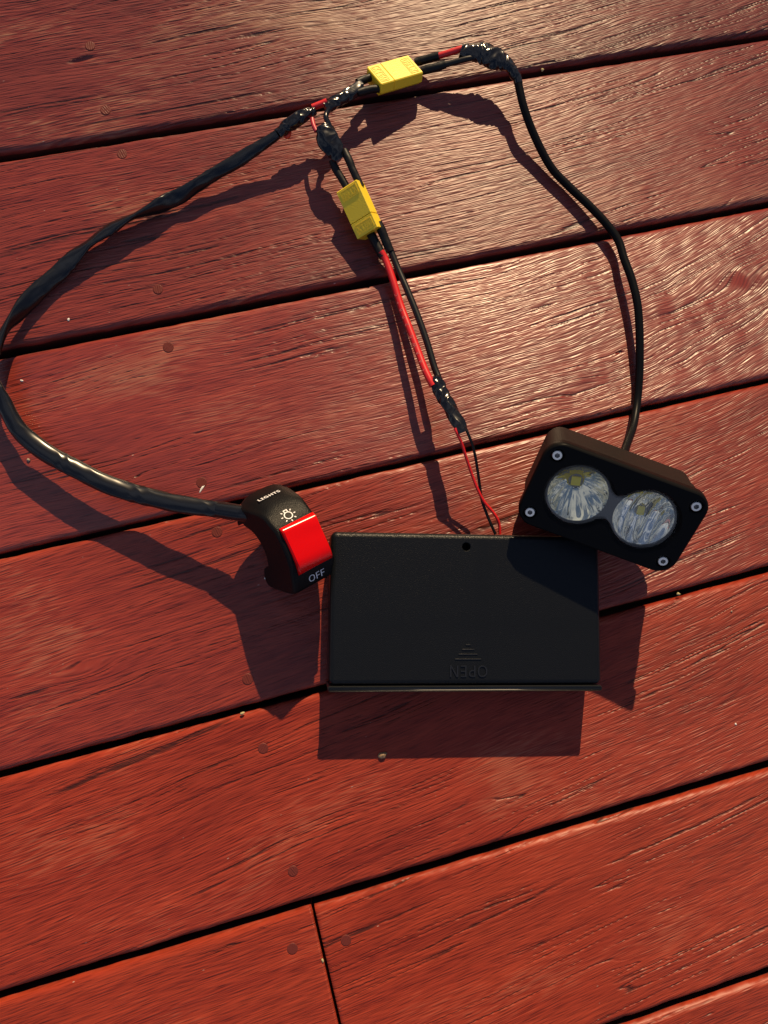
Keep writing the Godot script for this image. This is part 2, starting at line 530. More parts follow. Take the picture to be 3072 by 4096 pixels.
# top: far edge, low: near edge (z at x = -100 and x = 200), x range, look
var boards := [  # tint: paint colour, with dimmer light on the far boards put into it
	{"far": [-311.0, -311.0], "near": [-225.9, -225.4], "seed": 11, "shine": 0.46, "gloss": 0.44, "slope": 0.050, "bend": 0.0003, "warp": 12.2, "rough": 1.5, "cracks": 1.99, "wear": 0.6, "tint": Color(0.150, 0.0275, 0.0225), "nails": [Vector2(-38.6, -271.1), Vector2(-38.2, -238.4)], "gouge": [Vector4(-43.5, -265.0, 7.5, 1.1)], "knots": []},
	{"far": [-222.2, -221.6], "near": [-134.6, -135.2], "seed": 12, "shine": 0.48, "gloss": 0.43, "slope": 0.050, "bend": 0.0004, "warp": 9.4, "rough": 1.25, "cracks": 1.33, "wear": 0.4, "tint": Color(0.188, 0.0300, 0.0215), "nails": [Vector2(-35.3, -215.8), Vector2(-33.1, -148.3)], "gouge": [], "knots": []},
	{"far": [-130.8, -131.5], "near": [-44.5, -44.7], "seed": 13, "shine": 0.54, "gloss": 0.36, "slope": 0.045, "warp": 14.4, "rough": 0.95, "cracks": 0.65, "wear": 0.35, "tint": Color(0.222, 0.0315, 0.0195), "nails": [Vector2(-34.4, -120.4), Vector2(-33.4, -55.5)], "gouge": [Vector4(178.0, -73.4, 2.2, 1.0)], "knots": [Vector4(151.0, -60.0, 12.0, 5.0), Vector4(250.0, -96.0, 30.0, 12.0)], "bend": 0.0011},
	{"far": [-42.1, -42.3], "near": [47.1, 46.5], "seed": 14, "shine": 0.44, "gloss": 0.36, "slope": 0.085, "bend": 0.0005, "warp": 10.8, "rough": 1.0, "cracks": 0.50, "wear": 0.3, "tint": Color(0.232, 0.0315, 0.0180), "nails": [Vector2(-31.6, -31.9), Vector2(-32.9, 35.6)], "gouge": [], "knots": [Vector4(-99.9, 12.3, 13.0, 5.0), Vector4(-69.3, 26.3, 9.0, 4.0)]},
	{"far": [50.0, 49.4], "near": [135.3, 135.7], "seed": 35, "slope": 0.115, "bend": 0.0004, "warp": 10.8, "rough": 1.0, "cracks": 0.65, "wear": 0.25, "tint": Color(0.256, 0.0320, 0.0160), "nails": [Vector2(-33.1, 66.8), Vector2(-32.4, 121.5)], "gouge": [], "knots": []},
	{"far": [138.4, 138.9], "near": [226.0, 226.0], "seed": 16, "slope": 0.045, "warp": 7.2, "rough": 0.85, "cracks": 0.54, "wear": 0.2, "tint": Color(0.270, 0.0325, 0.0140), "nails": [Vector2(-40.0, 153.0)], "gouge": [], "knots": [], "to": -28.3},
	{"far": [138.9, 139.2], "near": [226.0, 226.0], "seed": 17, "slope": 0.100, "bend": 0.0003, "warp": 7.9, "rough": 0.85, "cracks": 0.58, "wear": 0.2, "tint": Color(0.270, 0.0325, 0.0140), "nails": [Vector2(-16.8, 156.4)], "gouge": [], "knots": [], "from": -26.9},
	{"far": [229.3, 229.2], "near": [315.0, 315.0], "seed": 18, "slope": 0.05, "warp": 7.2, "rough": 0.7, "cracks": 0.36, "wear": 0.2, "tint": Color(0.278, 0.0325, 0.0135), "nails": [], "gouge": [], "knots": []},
]


func edge_z(pair: Array, x: float) -> float:
	return lerpf(pair[0], pair[1], (x + 100.0) / 300.0)


func build_deck():
	fine = native_noise(101, 0.28, 3, 220, FINE_H, FINE_W)
	medium = native_noise(102, 0.115, 3, 90, FINE_H, FINE_W)
	split = native_noise(103, 0.028, 2, 44, FINE_H, FINE_W)
	patch = native_noise(104, 0.02, 3, 256, 512, 2048)
	var deck := Node3D.new()
	deck.name = "deck"
	deck.set_meta("kind", "structure")
	deck.set_meta("label", "red painted timber deck of parallel boards with dark gaps")
	deck.set_meta("category", "deck")
	add_child(deck)
	var nail := nail_mesh()
	var rng := RandomNumberGenerator.new()
	rng.seed = 5
	for b in boards:
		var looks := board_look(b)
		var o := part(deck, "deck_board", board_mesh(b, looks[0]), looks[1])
		for p in b.nails:
			var turn := rng.randf_range(-0.9, 0.5)
			var n := part(o, "nail_head", nail, mats.nail, Transform3D(Basis(Vector3.UP, turn), Vector3(p.x, 0.1 + rng.randf_range(-0.06, 0.06), p.y) * MM))
			n.scale = Vector3.ONE * rng.randf_range(0.95, 1.06)
	# the boards beyond the picture, plain
	var plain := stuff(Color(0.26, 0.043, 0.032), 0.42)
	for z in [-491.0, -401.0, 319.5, 409.5]:
		var st := new_st()
		var outline := rounded2(650.0, 43.0, 2.0, 3)
		strip(st, lift(outline, -34), lift(outline, -2), 1)
		strip(st, lift(outline, -2), lift(grown2(outline, -1.8), 0), 1)
		plate(st, grown2(outline, -1.8), [], [], 0, 2)
		part(deck, "deck_board", done(st), plain, Transform3D(Basis.IDENTITY, Vector3(75, 0, z + 43) * MM))
	for x in [-485.0, -33.0, 415.0]:
		var st := new_st()
		var outline := rounded2(22.5, 490.0, 1.0, 2)
		strip(st, lift(outline, -120), lift(outline, -35), 1)
		plate(st, outline, [], [], -35, 2)
		part(deck, "joist", done(st), mats.joist, Transform3D(Basis.IDENTITY, Vector3(x, 0, 0) * MM))


# heights (0..255) and material of one board
func board_look(b: Dictionary) -> Array:
	var rng := RandomNumberGenerator.new()
	rng.seed = b.seed
	var worn := stretched(b.seed * 7 + 2, 72, 40, 0.05)
	var mask := stretched(b.seed * 7 + 3, 30, 48, 0.09)
	var heights := PackedByteArray()
	heights.resize(TEX_W * TEX_H)
	var deep := PackedByteArray()
	deep.resize(TEX_W * TEX_H)
	var colours := PackedByteArray()
	colours.resize(TEX_W * TEX_H * 3)
	var ox := rng.randi_range(0, 880)
	var oy := rng.randi_range(0, 2000)
	var rough: float = b.rough
	var cracks: float = b.cracks
	var wear: float = b.wear
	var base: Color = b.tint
	var pale := Color(0.36, 0.22, 0.13)
	var dirt_shade := Color(0.030, 0.012, 0.009)  # crack colour: dirt, with the shade inside the cracks painted in
	var to_srgb := PackedByteArray()
	for i in 1024:
		to_srgb.append(clampi(int(Color(i / 1023.0, 0, 0).linear_to_srgb().r * 255.0 + 0.5), 0, 255))
	var i := 0
	for y in TEX_H:
		for x in TEX_W:
			var vi := y + oy
			var xx := (x + ox) & 2047
			var f: float = fine[(vi & 2047) * 2048 + xx] - 128.0
			var m: float = medium[((vi + 700) & 2047) * 2048 + xx] - 128.0
			var g := f
			if f < -18.0:
				g = f * 1.7 + 12.6
			var h := (g * 0.50 + m * 0.15) * rough + 158.0
			var c: float = absf(split[((vi + 300) & 2047) * 2048 + xx] - 132.0 + f * 0.05)
			var slit := absf(m - 9.0 + f * 0.06)
			if slit < 15.0:
				h -= (1.0 - slit / 15.0) * 34.0 * rough * clampf((worn[i] - 96) / 50.0, 0.1, 1.0)
			var open := 0.0
			if c < 6.0:
				open = clampf((mask[i] - 128 + 26.0 * cracks - 8.0 + f * 0.2) / 30.0, 0.0, 1.0) * minf(1.0, 1.35 * (1.0 - c / 6.0))
				h -= open * 110.0
			heights[i] = clampi(int(h), 0, 255)
			deep[i] = clampi(int(190.0 + m * 0.3 * rough - open * 150.0), 0, 255)
			var p := patch[((y + oy) & 511) * 2048 + xx] - 128
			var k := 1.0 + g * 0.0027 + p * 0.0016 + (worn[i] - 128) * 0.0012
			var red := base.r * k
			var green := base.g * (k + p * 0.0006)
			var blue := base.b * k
			var bare := (worn[i] - 190.0 + f * 0.8) * wear * 0.012
			if bare > 0.0:
				bare = minf(bare, 0.55)
				red += (pale.r - red) * bare
				green += (pale.g - green) * bare
				blue += (pale.b - blue) * bare
			if open > 0.25:
				var s := minf((open - 0.25) * 1.1, 0.8)
				red += (dirt_shade.r - red) * s
				green += (dirt_shade.g - green) * s
				blue += (dirt_shade.b - blue) * s
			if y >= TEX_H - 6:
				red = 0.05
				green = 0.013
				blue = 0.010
			colours[i * 3] = to_srgb[clampi(int(red * 1023.0), 0, 1023)]
			colours[i * 3 + 1] = to_srgb[clampi(int(green * 1023.0), 0, 1023)]
			colours[i * 3 + 2] = to_srgb[clampi(int(blue * 1023.0), 0, 1023)]
			i += 1
	for k in 50:
		var at := (rng.randi_range(4, TEX_H - 12) * TEX_W + rng.randi_range(4, TEX_W - 4)) * 3
		var grey := rng.randi_range(120, 200)
		for c in 3:
			colours[at + c] = grey - c * 8
			if k % 3 == 0:
				colours[at + 3 + c] = grey - c * 8
	var m := StandardMaterial3D.new()
	m.albedo_texture = ImageTexture.create_from_image(Image.create_from_data(TEX_W, TEX_H, false, Image.FORMAT_RGB8, colours))
	m.roughness = b.get("gloss", 0.40)
	m.metallic_specular = b.get("shine", 0.34)
	m.anisotropy_enabled = true
	m.anisotropy = -0.8
	m.heightmap_enabled = true
	m.heightmap_texture = ImageTexture.create_from_image(Image.create_from_data(TEX_W, TEX_H, false, Image.FORMAT_L8, heights))
	m.heightmap_scale = 0.055
	m.texture_repeat = true
	return [deep, m]


func board_mesh(b: Dictionary, heights: PackedByteArray) -> ArrayMesh:
	var x0: float = b.get("from", -575.0)
	var x1: float = b.get("to", 725.0)
	var far: float = minf(b.far[0], b.far[1])
	var xs := PackedFloat32Array()
	var x := x0
	if b.has("from"):
		for d in [0.0, 0.15, 0.4]:
			xs.append(x0 + d)
		x = x0 + 0.9
	while x < x1 - 0.9:
		xs.append(x)
		x += 0.95 if x > FRONT and x < FRONT + LENGTH else 25.0
		if x0 < FRONT and xs[-1] < FRONT and x > FRONT:
			x = FRONT + 0.01
	for d in ([0.9, 0.4, 0.15, 0.0] if b.has("to") else [0.0]):
		xs.append(x1 - d)
	# across: (offset from the far edge or, when negative, from the near edge; drop)
	var across := [Vector2(0, -34), Vector2(0, -8), Vector2(0, -3.2), Vector2(0, -3.15), Vector2(0.14, -2.1), Vector2(0.65, -1.0), Vector2(1.45, -0.34), Vector2(2.3, -0.04)]
	var rows := 178
	var n_rows := across.size() * 2 + rows
	var verts := PackedVector3Array()
	var uvs := PackedVector2Array()
	verts.resize(xs.size() * n_rows)
	uvs.resize(xs.size() * n_rows)
	var slope: float = b.slope
	var warp_by: float = b.warp * 0.22
	var bend: float = b.get("bend", 0.0)
	var knots: Array = b.knots
	var course := FastNoiseLite.new()
	course.seed = b.seed + 40
	course.frequency = 0.012
	course.noise_type = FastNoiseLite.TYPE_SIMPLEX_SMOOTH
	course.fractal_octaves = 2
	var nails: Array = b.nails
	var gouges: Array = b.gouge
	var seed_f: float = b.seed * 3.1
	var edge := FastNoiseLite.new()
	edge.seed = b.seed
	edge.frequency = 0.03
	var at := 0
	for xv in xs:
		var za := edge_z(b.far, xv) + edge.get_noise_1d(xv * 1.5) * 0.35
		var zb := edge_z(b.near, xv) + edge.get_noise_1d(xv * 1.5 + 900.0) * 0.45
		var u := (xv - FRONT) / LENGTH
		var tx := posmod(int(u * TEX_W), TEX_W)
		var end_drop := 0.0
		if b.has("from"):
			end_drop = -maxf(0.0, 0.8 - (xv - x0)) * 0.7
		if b.has("to"):
			end_drop = -maxf(0.0, 0.8 - (x1 - xv)) * 0.7
		for r in n_rows:
			var z := 0.0
			var y := 0.0
			var top := true
			if r < across.size():
				z = za + across[r].x
				y = across[r].y
				top = r > 4
			elif r >= n_rows - across.size():
				var q: Vector2 = across[n_rows - 1 - r]
				z = zb - q.x
				y = q.y
				top = n_rows - 1 - r > 4
			else:
				z = lerpf(za + 2.3, zb - 2.3, (r - across.size() + 0.5) / rows)
			var v_mm := z - far + slope * (xv - FRONT) + warp_by * course.get_noise_2d(xv * 0.55, z * 1.4)
			if bend > 0.0 and xv > 120.0:
				v_mm += bend * (xv - 120.0) * (xv - 120.0) + minf((xv - 120.0) / 60.0, 1.0) * (0.7 if bend > 0.001 else 0.2) * course.get_noise_2d(xv * 4.0 + 500.0, z * 3.0)
			for k in knots:
				var kx: float = (xv - k.x) / k.z
				var kz: float = (z - k.y) / k.w
				var kd := kx * kx + kz * kz
				if kd < 8.0:
					v_mm -= (z - k.y) * 0.8 * exp(-kd)
			v_mm = pingpong(v_mm + 3.0, (TEX_H - 8) / PX_PER_MM)
			var ty := int(v_mm * PX_PER_MM)
			if top:
				y += (heights[ty * TEX_W + tx] - 190) * 0.0019
				for p in nails:
					var d2: float = (xv - p.x) * (xv - p.x) + (z - p.y) * (z - p.y)
					if d2 < 10.5:
						y = lerpf(y, -0.16, clampf((3.2 - sqrt(d2)) * 1.2, 0.0, 1.0))
				for g in gouges:
					var gx: float = (xv - g.x) / g.z
					var gz: float = (z - g.y + (xv - g.x) * 0.1) / (g.z * 0.17 + 0.2)
					var gd := gx * gx + gz * gz
					if gd < 1.0:
						y -= g.w * (1.0 - gd)
			verts[at] = Vector3(xv, y + end_drop, z) * MM
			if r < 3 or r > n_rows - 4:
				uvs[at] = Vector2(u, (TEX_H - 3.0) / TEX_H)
			else:
				uvs[at] = Vector2(u, v_mm * PX_PER_MM / TEX_H)
			at += 1
	var ids := PackedInt32Array()
	ids.resize((xs.size() - 1) * (n_rows - 1) * 6)
	at = 0
	for c in xs.size() - 1:
		for r in n_rows - 1:
			var p := c * n_rows + r
			var q := p + n_rows
			ids[at] = p; ids[at + 1] = q; ids[at + 2] = q + 1
			ids[at + 3] = p; ids[at + 4] = q + 1; ids[at + 5] = p + 1
			at += 6
	# the two ends
	for c in [0, xs.size() - 1]:
		for r in range(1, n_rows - 1):
			var s: int = c * n_rows
			if c == 0:
				ids.append_array([s, s + r, s + r + 1])
			else:
				ids.append_array([s, s + r + 1, s + r])
	var arrays := []
	arrays.resize(Mesh.ARRAY_MAX)
	arrays[Mesh.ARRAY_VERTEX] = verts
	arrays[Mesh.ARRAY_TEX_UV] = uvs
	arrays[Mesh.ARRAY_INDEX] = ids
	var raw := ArrayMesh.new()
	raw.add_surface_from_arrays(Mesh.PRIMITIVE_TRIANGLES, arrays)
	var st := SurfaceTool.new()
	st.create_from(raw, 0)
	st.generate_normals()
	return st.commit()


func nail_mesh() -> ArrayMesh:
	var st := new_st()
	st.set_smooth_group(1)
	var radii := [0.0, 0.4, 0.8, 1.2, 1.55, 1.85, 2.1, 2.28, 2.38, 2.4]
	var loops: Array[PackedVector3Array] = []
	for r in radii:
		var loop := PackedVector3Array()
		for i in 40:
			var t: float = TAU * i / 40.0
			var rr: float = maxf(r, 0.01)
			var p := Vector3(rr * cos(t), 0, rr * sin(t))
			if r < 2.2:
				p.y = 0.09 * sin(p.x * TAU / 0.95) * clampf((2.2 - r) * 3.0, 0.0, 1.0)
			elif r > 2.35:
				p.y = -0.25
			elif r > 2.25:
				p.y = -0.03
			loop.append(p)
		loops.append(loop)
	var foot := PackedVector3Array()
	for p in loops[-1]:
		foot.append(Vector3(p.x, -1.4, p.z))
	loops.append(foot)
	for i in loops.size() - 1:
		strip(st, loops[i + 1], loops[i], 1)
	return done(st)


# --- battery box

func box_frame() -> Transform3D:
	return Transform3D(Basis(Vector3(0.968, 0, 0.250).normalized(), Vector3.UP, Vector3(-0.250, 0, 0.968).normalized()), Vector3(68.1, 0, 28.0) * MM)


func build_battery_box():
	var frame := box_frame()
	var t := thing("battery_box", "flat black plastic battery box with OPEN moulded upside down on its cover", "battery box", frame.origin)
	t.basis = frame.basis
	# body with a rounded rim, and the hole near its far edge
	var st := new_st()
	var outline := rounded2(60.6, 32.9, 2.6, 6)
	var move := func(p: PackedVector2Array) -> PackedVector2Array:
		var q := PackedVector2Array()
		for v in p:
			q.append(v)
		return q
	var last := lift(move.call(grown2(outline, -0.5)), 0.15)
	for q in [Vector2(0.0, 0.7), Vector2(0.0, 17.6), Vector2(-0.22, 18.6), Vector2(-0.75, 19.45), Vector2(-1.5, 19.88), Vector2(-2.3, 20.0)]:
		var loop := lift(move.call(grown2(outline, q.x)), q.y)
		strip(st, last, loop, 1)
		last = loop
	var hole := circle2(-0.7, -27.2, 1.85, 28)
	var rim := circle2(-0.7, -27.2, 2.15, 28)
	plate(st, move.call(grown2(outline, -2.3)), [rim], [-0.7], 20.0, 2)
	strip(st, lift(hole, 19.75), lift(rim, 20.0), 3)
	strip(st, lift(hole, 12.0), lift(hole, 19.75), 4)
	var body := part(t, "case", done(st), mats.box, frame)
	st = new_st()
	fan(st, lift(circle2(-0.7, -27.2, 1.9, 28), 12.0), Vector3(-0.7, 12, -27.2), 1)
	part(body, "screw_hole_floor", done(st), mats.dark, frame)
	# the end of the sliding cover: a smooth lip behind a fine groove
	st = new_st()
	outline = rounded2(60.9, 1.35, 1.2, 5)
	last = lift(grown2(outline, -0.2), 0.2)
	for q in [Vector2(0.0, 0.5), Vector2(0.0, 19.2), Vector2(-0.15, 19.6), Vector2(-0.45, 19.8)]:
		var loop := lift(grown2(outline, q.x), q.y)
		strip(st, last, loop, 1)
		last = loop
	fan(st, last, Vector3(0, 19.8, 0), 1)
	part(t, "cover_lip", done(st), mats.box_smooth, frame * Transform3D(Basis.IDENTITY, Vector3(0, 0, 34.6) * MM))
	# four raised bars that make an arrow, and the raised word
	for q in [[21.9, 11.9], [19.8, 8.6], [17.75, 5.6], [15.7, 2.3]]:
		st = new_st()
		outline = rounded2(q[1] / 2, 0.32, 0.28, 4)
		strip(st, lift(outline, 19.9), lift(outline, 20.2), 1)
		strip(st, lift(outline, 20.2), lift(grown2(outline, -0.15), 20.36), 1)
		plate(st, grown2(outline, -0.15), [], [], 20.36, 1)
		part(t, "arrow_bar", done(st), mats.box_smooth, frame * Transform3D(Basis.IDENTITY, Vector3(0, 0, q[0]) * MM))
	var turned := Basis(Vector3(-1, 0, 0), Vector3(0, 0, 1), Vector3(0, 1, 0))
	lettering(t, "open_lettering", "OPEN", 4.9, 0.5, false, mats.box_smooth, frame * Transform3D(turned, Vector3(0.0, 20.2, 26.9) * MM), "moulded word OPEN, upside down")


# --- headlight

func build_headlight():
	var bx := Vector3(0.8258223, 0.07369818, 0.55909401)
	var by := Vector3(-0.37748672, 0.80878671, 0.45096323)
	var bz := Vector3(-0.41895264, -0.58346606, 0.69573418)
	var frame := Transform3D(Basis(bx, by, bz).orthonormalized().scaled(Vector3.ONE * 1.0083), Vector3(133.2, 43.4, 0.9) * MM)
	var t := thing("headlight", "small black twin lens spotlight tilted against the corner of the battery box", "headlight", Vector3(140, 0, -10) * MM)
	# peanut outline of the lens opening
	var merged: Array = []
	merged = Geometry2D.merge_polygons(circle2(-14.7, 0, 13.7, 64), PackedVector2Array([Vector2(-7, -6.2), Vector2(7, -6.2), Vector2(7, 6.2), Vector2(-7, 6.2)]))
	merged = Geometry2D.merge_polygons(merged[0], circle2(14.7, 0, 13.7, 64))
	merged = Geometry2D.offset_polygon(merged[0], 4.0, Geometry2D.JOIN_ROUND)
	merged = Geometry2D.offset_polygon(merged[0], -4.0, Geometry2D.JOIN_ROUND)
	var peanut := resample2(merged[0], 180)
	if area2(peanut) < 0:
		peanut.reverse()
	# bezel
	var st := new_st()
	var outline := resample2(rounded2(35.8, 20.0, 8.0, 10), 160)
	var last := lift(grown2(outline, -0.3), -5.0)
	for q in [Vector2(0, -4.7), Vector2(0, -0.9), Vector2(-0.25, -0.35), Vector2(-0.8, 0.0)]:
		var loop := lift(grown2(outline, q.x), q.y)
		strip(st, last, loop, 1)
		last = loop
	var lip := grown2(peanut, 1.3)
	var holes := [lip]
	var spots := [Vector2(-30.3, -14.1), Vector2(30.3, -14.1), Vector2(30.3, 14.1), Vector2(-30.3, 14.1)]
	for s in spots:
		holes.append(circle2(s.x, s.y, 3.3, 32))
	plate(st, grown2(outline, -0.8), holes, [-30.3, 0.0, 30.3], 0.0, 2)
	strip(st, lift(grown2(peanut, 0.4), -0.8), lift(grown2(peanut, 1.3), 0.0), 3)
	strip(st, lift(grown2(peanut, 0.0), -1.6), lift(grown2(peanut, 0.4), -0.8), 3)
	strip(st, lift(peanut, -19.0), lift(peanut, -1.6), 4)
	for s in spots:
		strip(st, lift(circle2(s.x, s.y, 2.9, 32), -0.35), lift(circle2(s.x, s.y, 3.3, 32), 0.0), 5)
		strip(st, lift(circle2(s.x, s.y, 2.9, 32), -2.2), lift(circle2(s.x, s.y, 2.9, 32), -0.35), 6)
		fan(st, lift(circle2(s.x, s.y, 2.9, 32), -2.2), Vector3(s.x, -2.2, s.y), 7)
	part(t, "bezel", done(st), mats.bezel, frame)
	# housing behind it
	st = new_st()
	outline = rounded2(34.2, 18.6, 7.5, 8)
	last = lift(outline, -4.8)
	for q in [Vector2(0, -14.0), Vector2(-0.6, -14.6), Vector2(-0.9, -27.0), Vector2(-2.0, -30.5), Vector2(-4.5, -32.6)]:
		var loop := lift(grown2(outline, q.x), q.y)
		strip(st, loop, last, 1)
		last = loop
	plate(st, grown2(outline, -4.5), [], [], -32.6, 2, true)
	part(t, "housing", done(st), mats.housing, frame)
	# cooling fins on the back
	for i in 5:
		st = new_st()
		outline = rounded2(25.0, 0.9, 0.6, 3)
		strip(st, lift(outline, -36.0), lift(outline, -32.0), 1)
		plate(st, outline, [], [], -36.0, 2, true)
		part(t, "cooling_fin", done(st), mats.housing, frame * Transform3D(Basis.IDENTITY, Vector3(0, 0, -9.0 + i * 4.0) * MM))
	# foot that holds it up
	st = new_st()
	outline = rounded2(9.0, 2.2, 1.5, 4)
	strip(st, lift(outline, -47.0), lift(outline, -32.0), 1)
	plate(st, outline, [], [], -47.0, 2, true)
	part(t, "mounting_bracket", done(st), mats.housing, frame * Transform3D(Basis.IDENTITY, Vector3(4, 0, 6) * MM))
	# reflector carrier with two round openings
	st = new_st()
	var left := circle2(-14.7, 0, 12.5, 64)
	var right := circle2(14.7, 0, 12.5, 64)
	plate(st, grown2(peanut, -0.1), [left, right], [-14.7, 14.7], -3.4, 1)
	part(t, "reflector_carrier", done(st), mats.carrier, frame)
	# reflectors, each with its chip
	for cx in [-14.7, 14.7]:
		st = new_st()
		st.set_smooth_group(1)
		var loops: Array[PackedVector3Array] = []
		for k in 15:
			var y := lerpf(-17.6, -3.4, pow(k / 14.0, 1.3))
			var r := sqrt((y + 18.6) / 15.2) * 12.5
			var loop := PackedVector3Array()
			for i in 96:
				var a := TAU * i / 96.0
				var rr := r * (1.0 + 0.017 * sin(a * 9.0 + k * 0.22) + 0.012 * sin(a * 4.0 + 1.0) + 0.008 * sin(a * 23.0)) if k < 13 else r
				var rib := 0.0
				if cx > 0.0 and k > 1 and k < 14:
					rr = r
					rib = 0.9 * absf(cos(r * cos(a) * PI / 4.6)) * minf(k / 6.0, 1.0)
				loop.append(Vector3(cx + rr * cos(a), y + rib, rr * sin(a)))
			loops.append(loop)
		for k in 14:
			strip(st, loops[k], loops[k + 1], 1)
		if cx > 0.0:
			# the right one is pressed in upright ribs
			st = new_st()
			var ribs: Array[PackedVector3Array] = []
			for n in 99:
				var x := lerpf(-12.48, 12.48, n / 98.0)
				var half := sqrt(maxf(12.5 * 12.5 - x * x, 0.0))
				var line := PackedVector3Array()
				for k in 33:
					var z := -half * cos(PI * k / 32.0)
					var q := (x * x + z * z) / 156.25
					var y := -3.4 - 10.5 * (1.0 - q) + 2.0 * absf(cos(x * PI / 4.9)) * (1.0 - q * q) + 0.16 * sin(z * 1.3 + floorf(x / 4.9 + 0.5) * 2.0) * (1.0 - q)
					line.append(Vector3(cx + x, y, z))
				ribs.append(line)
			for n in 98:
				strip(st, ribs[n], ribs[n + 1], 1, false)
		var bowl := part(t, "reflector", done(st), mats.chrome, frame)
		st = new_st()
		var floor_y := -17.7 if cx < 0.0 else -11.6
		var pad := 4.2 if cx < 0.0 else 2.6
		fan(st, lift(circle2(cx, 0, pad, 32), floor_y), Vector3(cx, floor_y, 0), 1)
		part(bowl, "chip_board", done(st), mats.led_base, frame)
		st = new_st()
		outline = rounded2(2.0 if cx < 0.0 else 1.5, 2.0, 0.2, 2)
		strip(st, lift(outline, floor_y), lift(outline, floor_y + 1.0), 1)
		plate(st, outline, [], [], floor_y + 1.0, 2)
		part(bowl, "led_chip", done(st), mats.led, frame * Transform3D(Basis(Vector3.UP, 0.25), Vector3(cx, 0, 0) * MM))
	# lens: a clear pane over both, and upright flutes over the right bowl
	st = new_st()
	var low := grown2(peanut, -0.12)
	strip(st, lift(low, -1.55), lift(low, -1.2), 1)
	strip(st, lift(low, -1.2), lift(grown2(low, -0.8), -1.0), 1)
	plate(st, grown2(low, -0.8), [], [], -1.0, 2)
	part(t, "clear_lens", done(st), mats.pane, frame)
	st = new_st()
	var cols := 110
	var back := -3.3
	var fronts: Array[PackedVector3Array] = []
	var backs: Array[PackedVector3Array] = []
	for i in cols + 1:
		var x := lerpf(-12.0, 12.0, i / float(cols))
		var half := sqrt(maxf(12.2 * 12.2 - x * x, 0.01)) 
		var y := -2.75 + 1.05 * absf(cos((x + 0.6) * PI / 4.8))
		var fr := PackedVector3Array()
		var ba := PackedVector3Array()
		for k in 9:
			var z := lerpf(-half, half, k / 8.0)
			fr.append(Vector3(14.7 + x, y, z))
			ba.append(Vector3(14.7 + x, back, z))
		fronts.append(fr)
		backs.append(ba)
	for i in cols:
		strip(st, fronts[i], fronts[i + 1], 1, false)
		strip(st, backs[i + 1], backs[i], 2, false)
		st.set_smooth_group(3)
		quad(st, backs[i][0], fronts[i][0], fronts[i + 1][0], backs[i + 1][0])
		quad(st, backs[i + 1][8], fronts[i + 1][8], fronts[i][8], backs[i][8])
	strip(st, backs[0], fronts[0], 4, false)
	strip(st, fronts[cols], backs[cols], 5, false)
	part(t, "fluted_lens", done(st), mats.flute, frame)
	# four socket head screws
	for s in spots:
		st = new_st()
		var hex := PackedVector2Array()
		for i in 6:
			hex.append(Vector2(cos(i * PI / 3 + s.x), sin(i * PI / 3 + s.x)) * 1.15)
		var ring := circle2(0, 0, 2.2, 32)
		strip(st, lift(ring, -2.2), lift(ring, -0.35), 1)
		strip(st, lift(ring, -0.35), lift(grown2(ring, -0.3), -0.05), 1)
		plate(st, grown2(ring, -0.3), [hex], [0.0], -0.05, 2)
		strip(st, lift(hex, -1.5), lift(hex, -0.05), 0)
		var screw := part(t, "screw", done(st), mats.steel, frame * Transform3D(Basis.IDENTITY, Vector3(s.x, 0, s.y) * MM))
		st = new_st()
		fan(st, lift(hex, -1.5), Vector3(0, -1.5, 0), 0)
		part(screw, "hex_socket", done(st), mats.socket, frame * Transform3D(Basis.IDENTITY, Vector3(s.x, 0, s.y) * MM))


# --- handlebar switch

func catmull(points: Array, t: float) -> Vector2:
	var n := points.size() - 1
	var i := clampi(int(t * n), 0, n - 1)
	return points[i].lerp(points[i + 1], t * n - i)


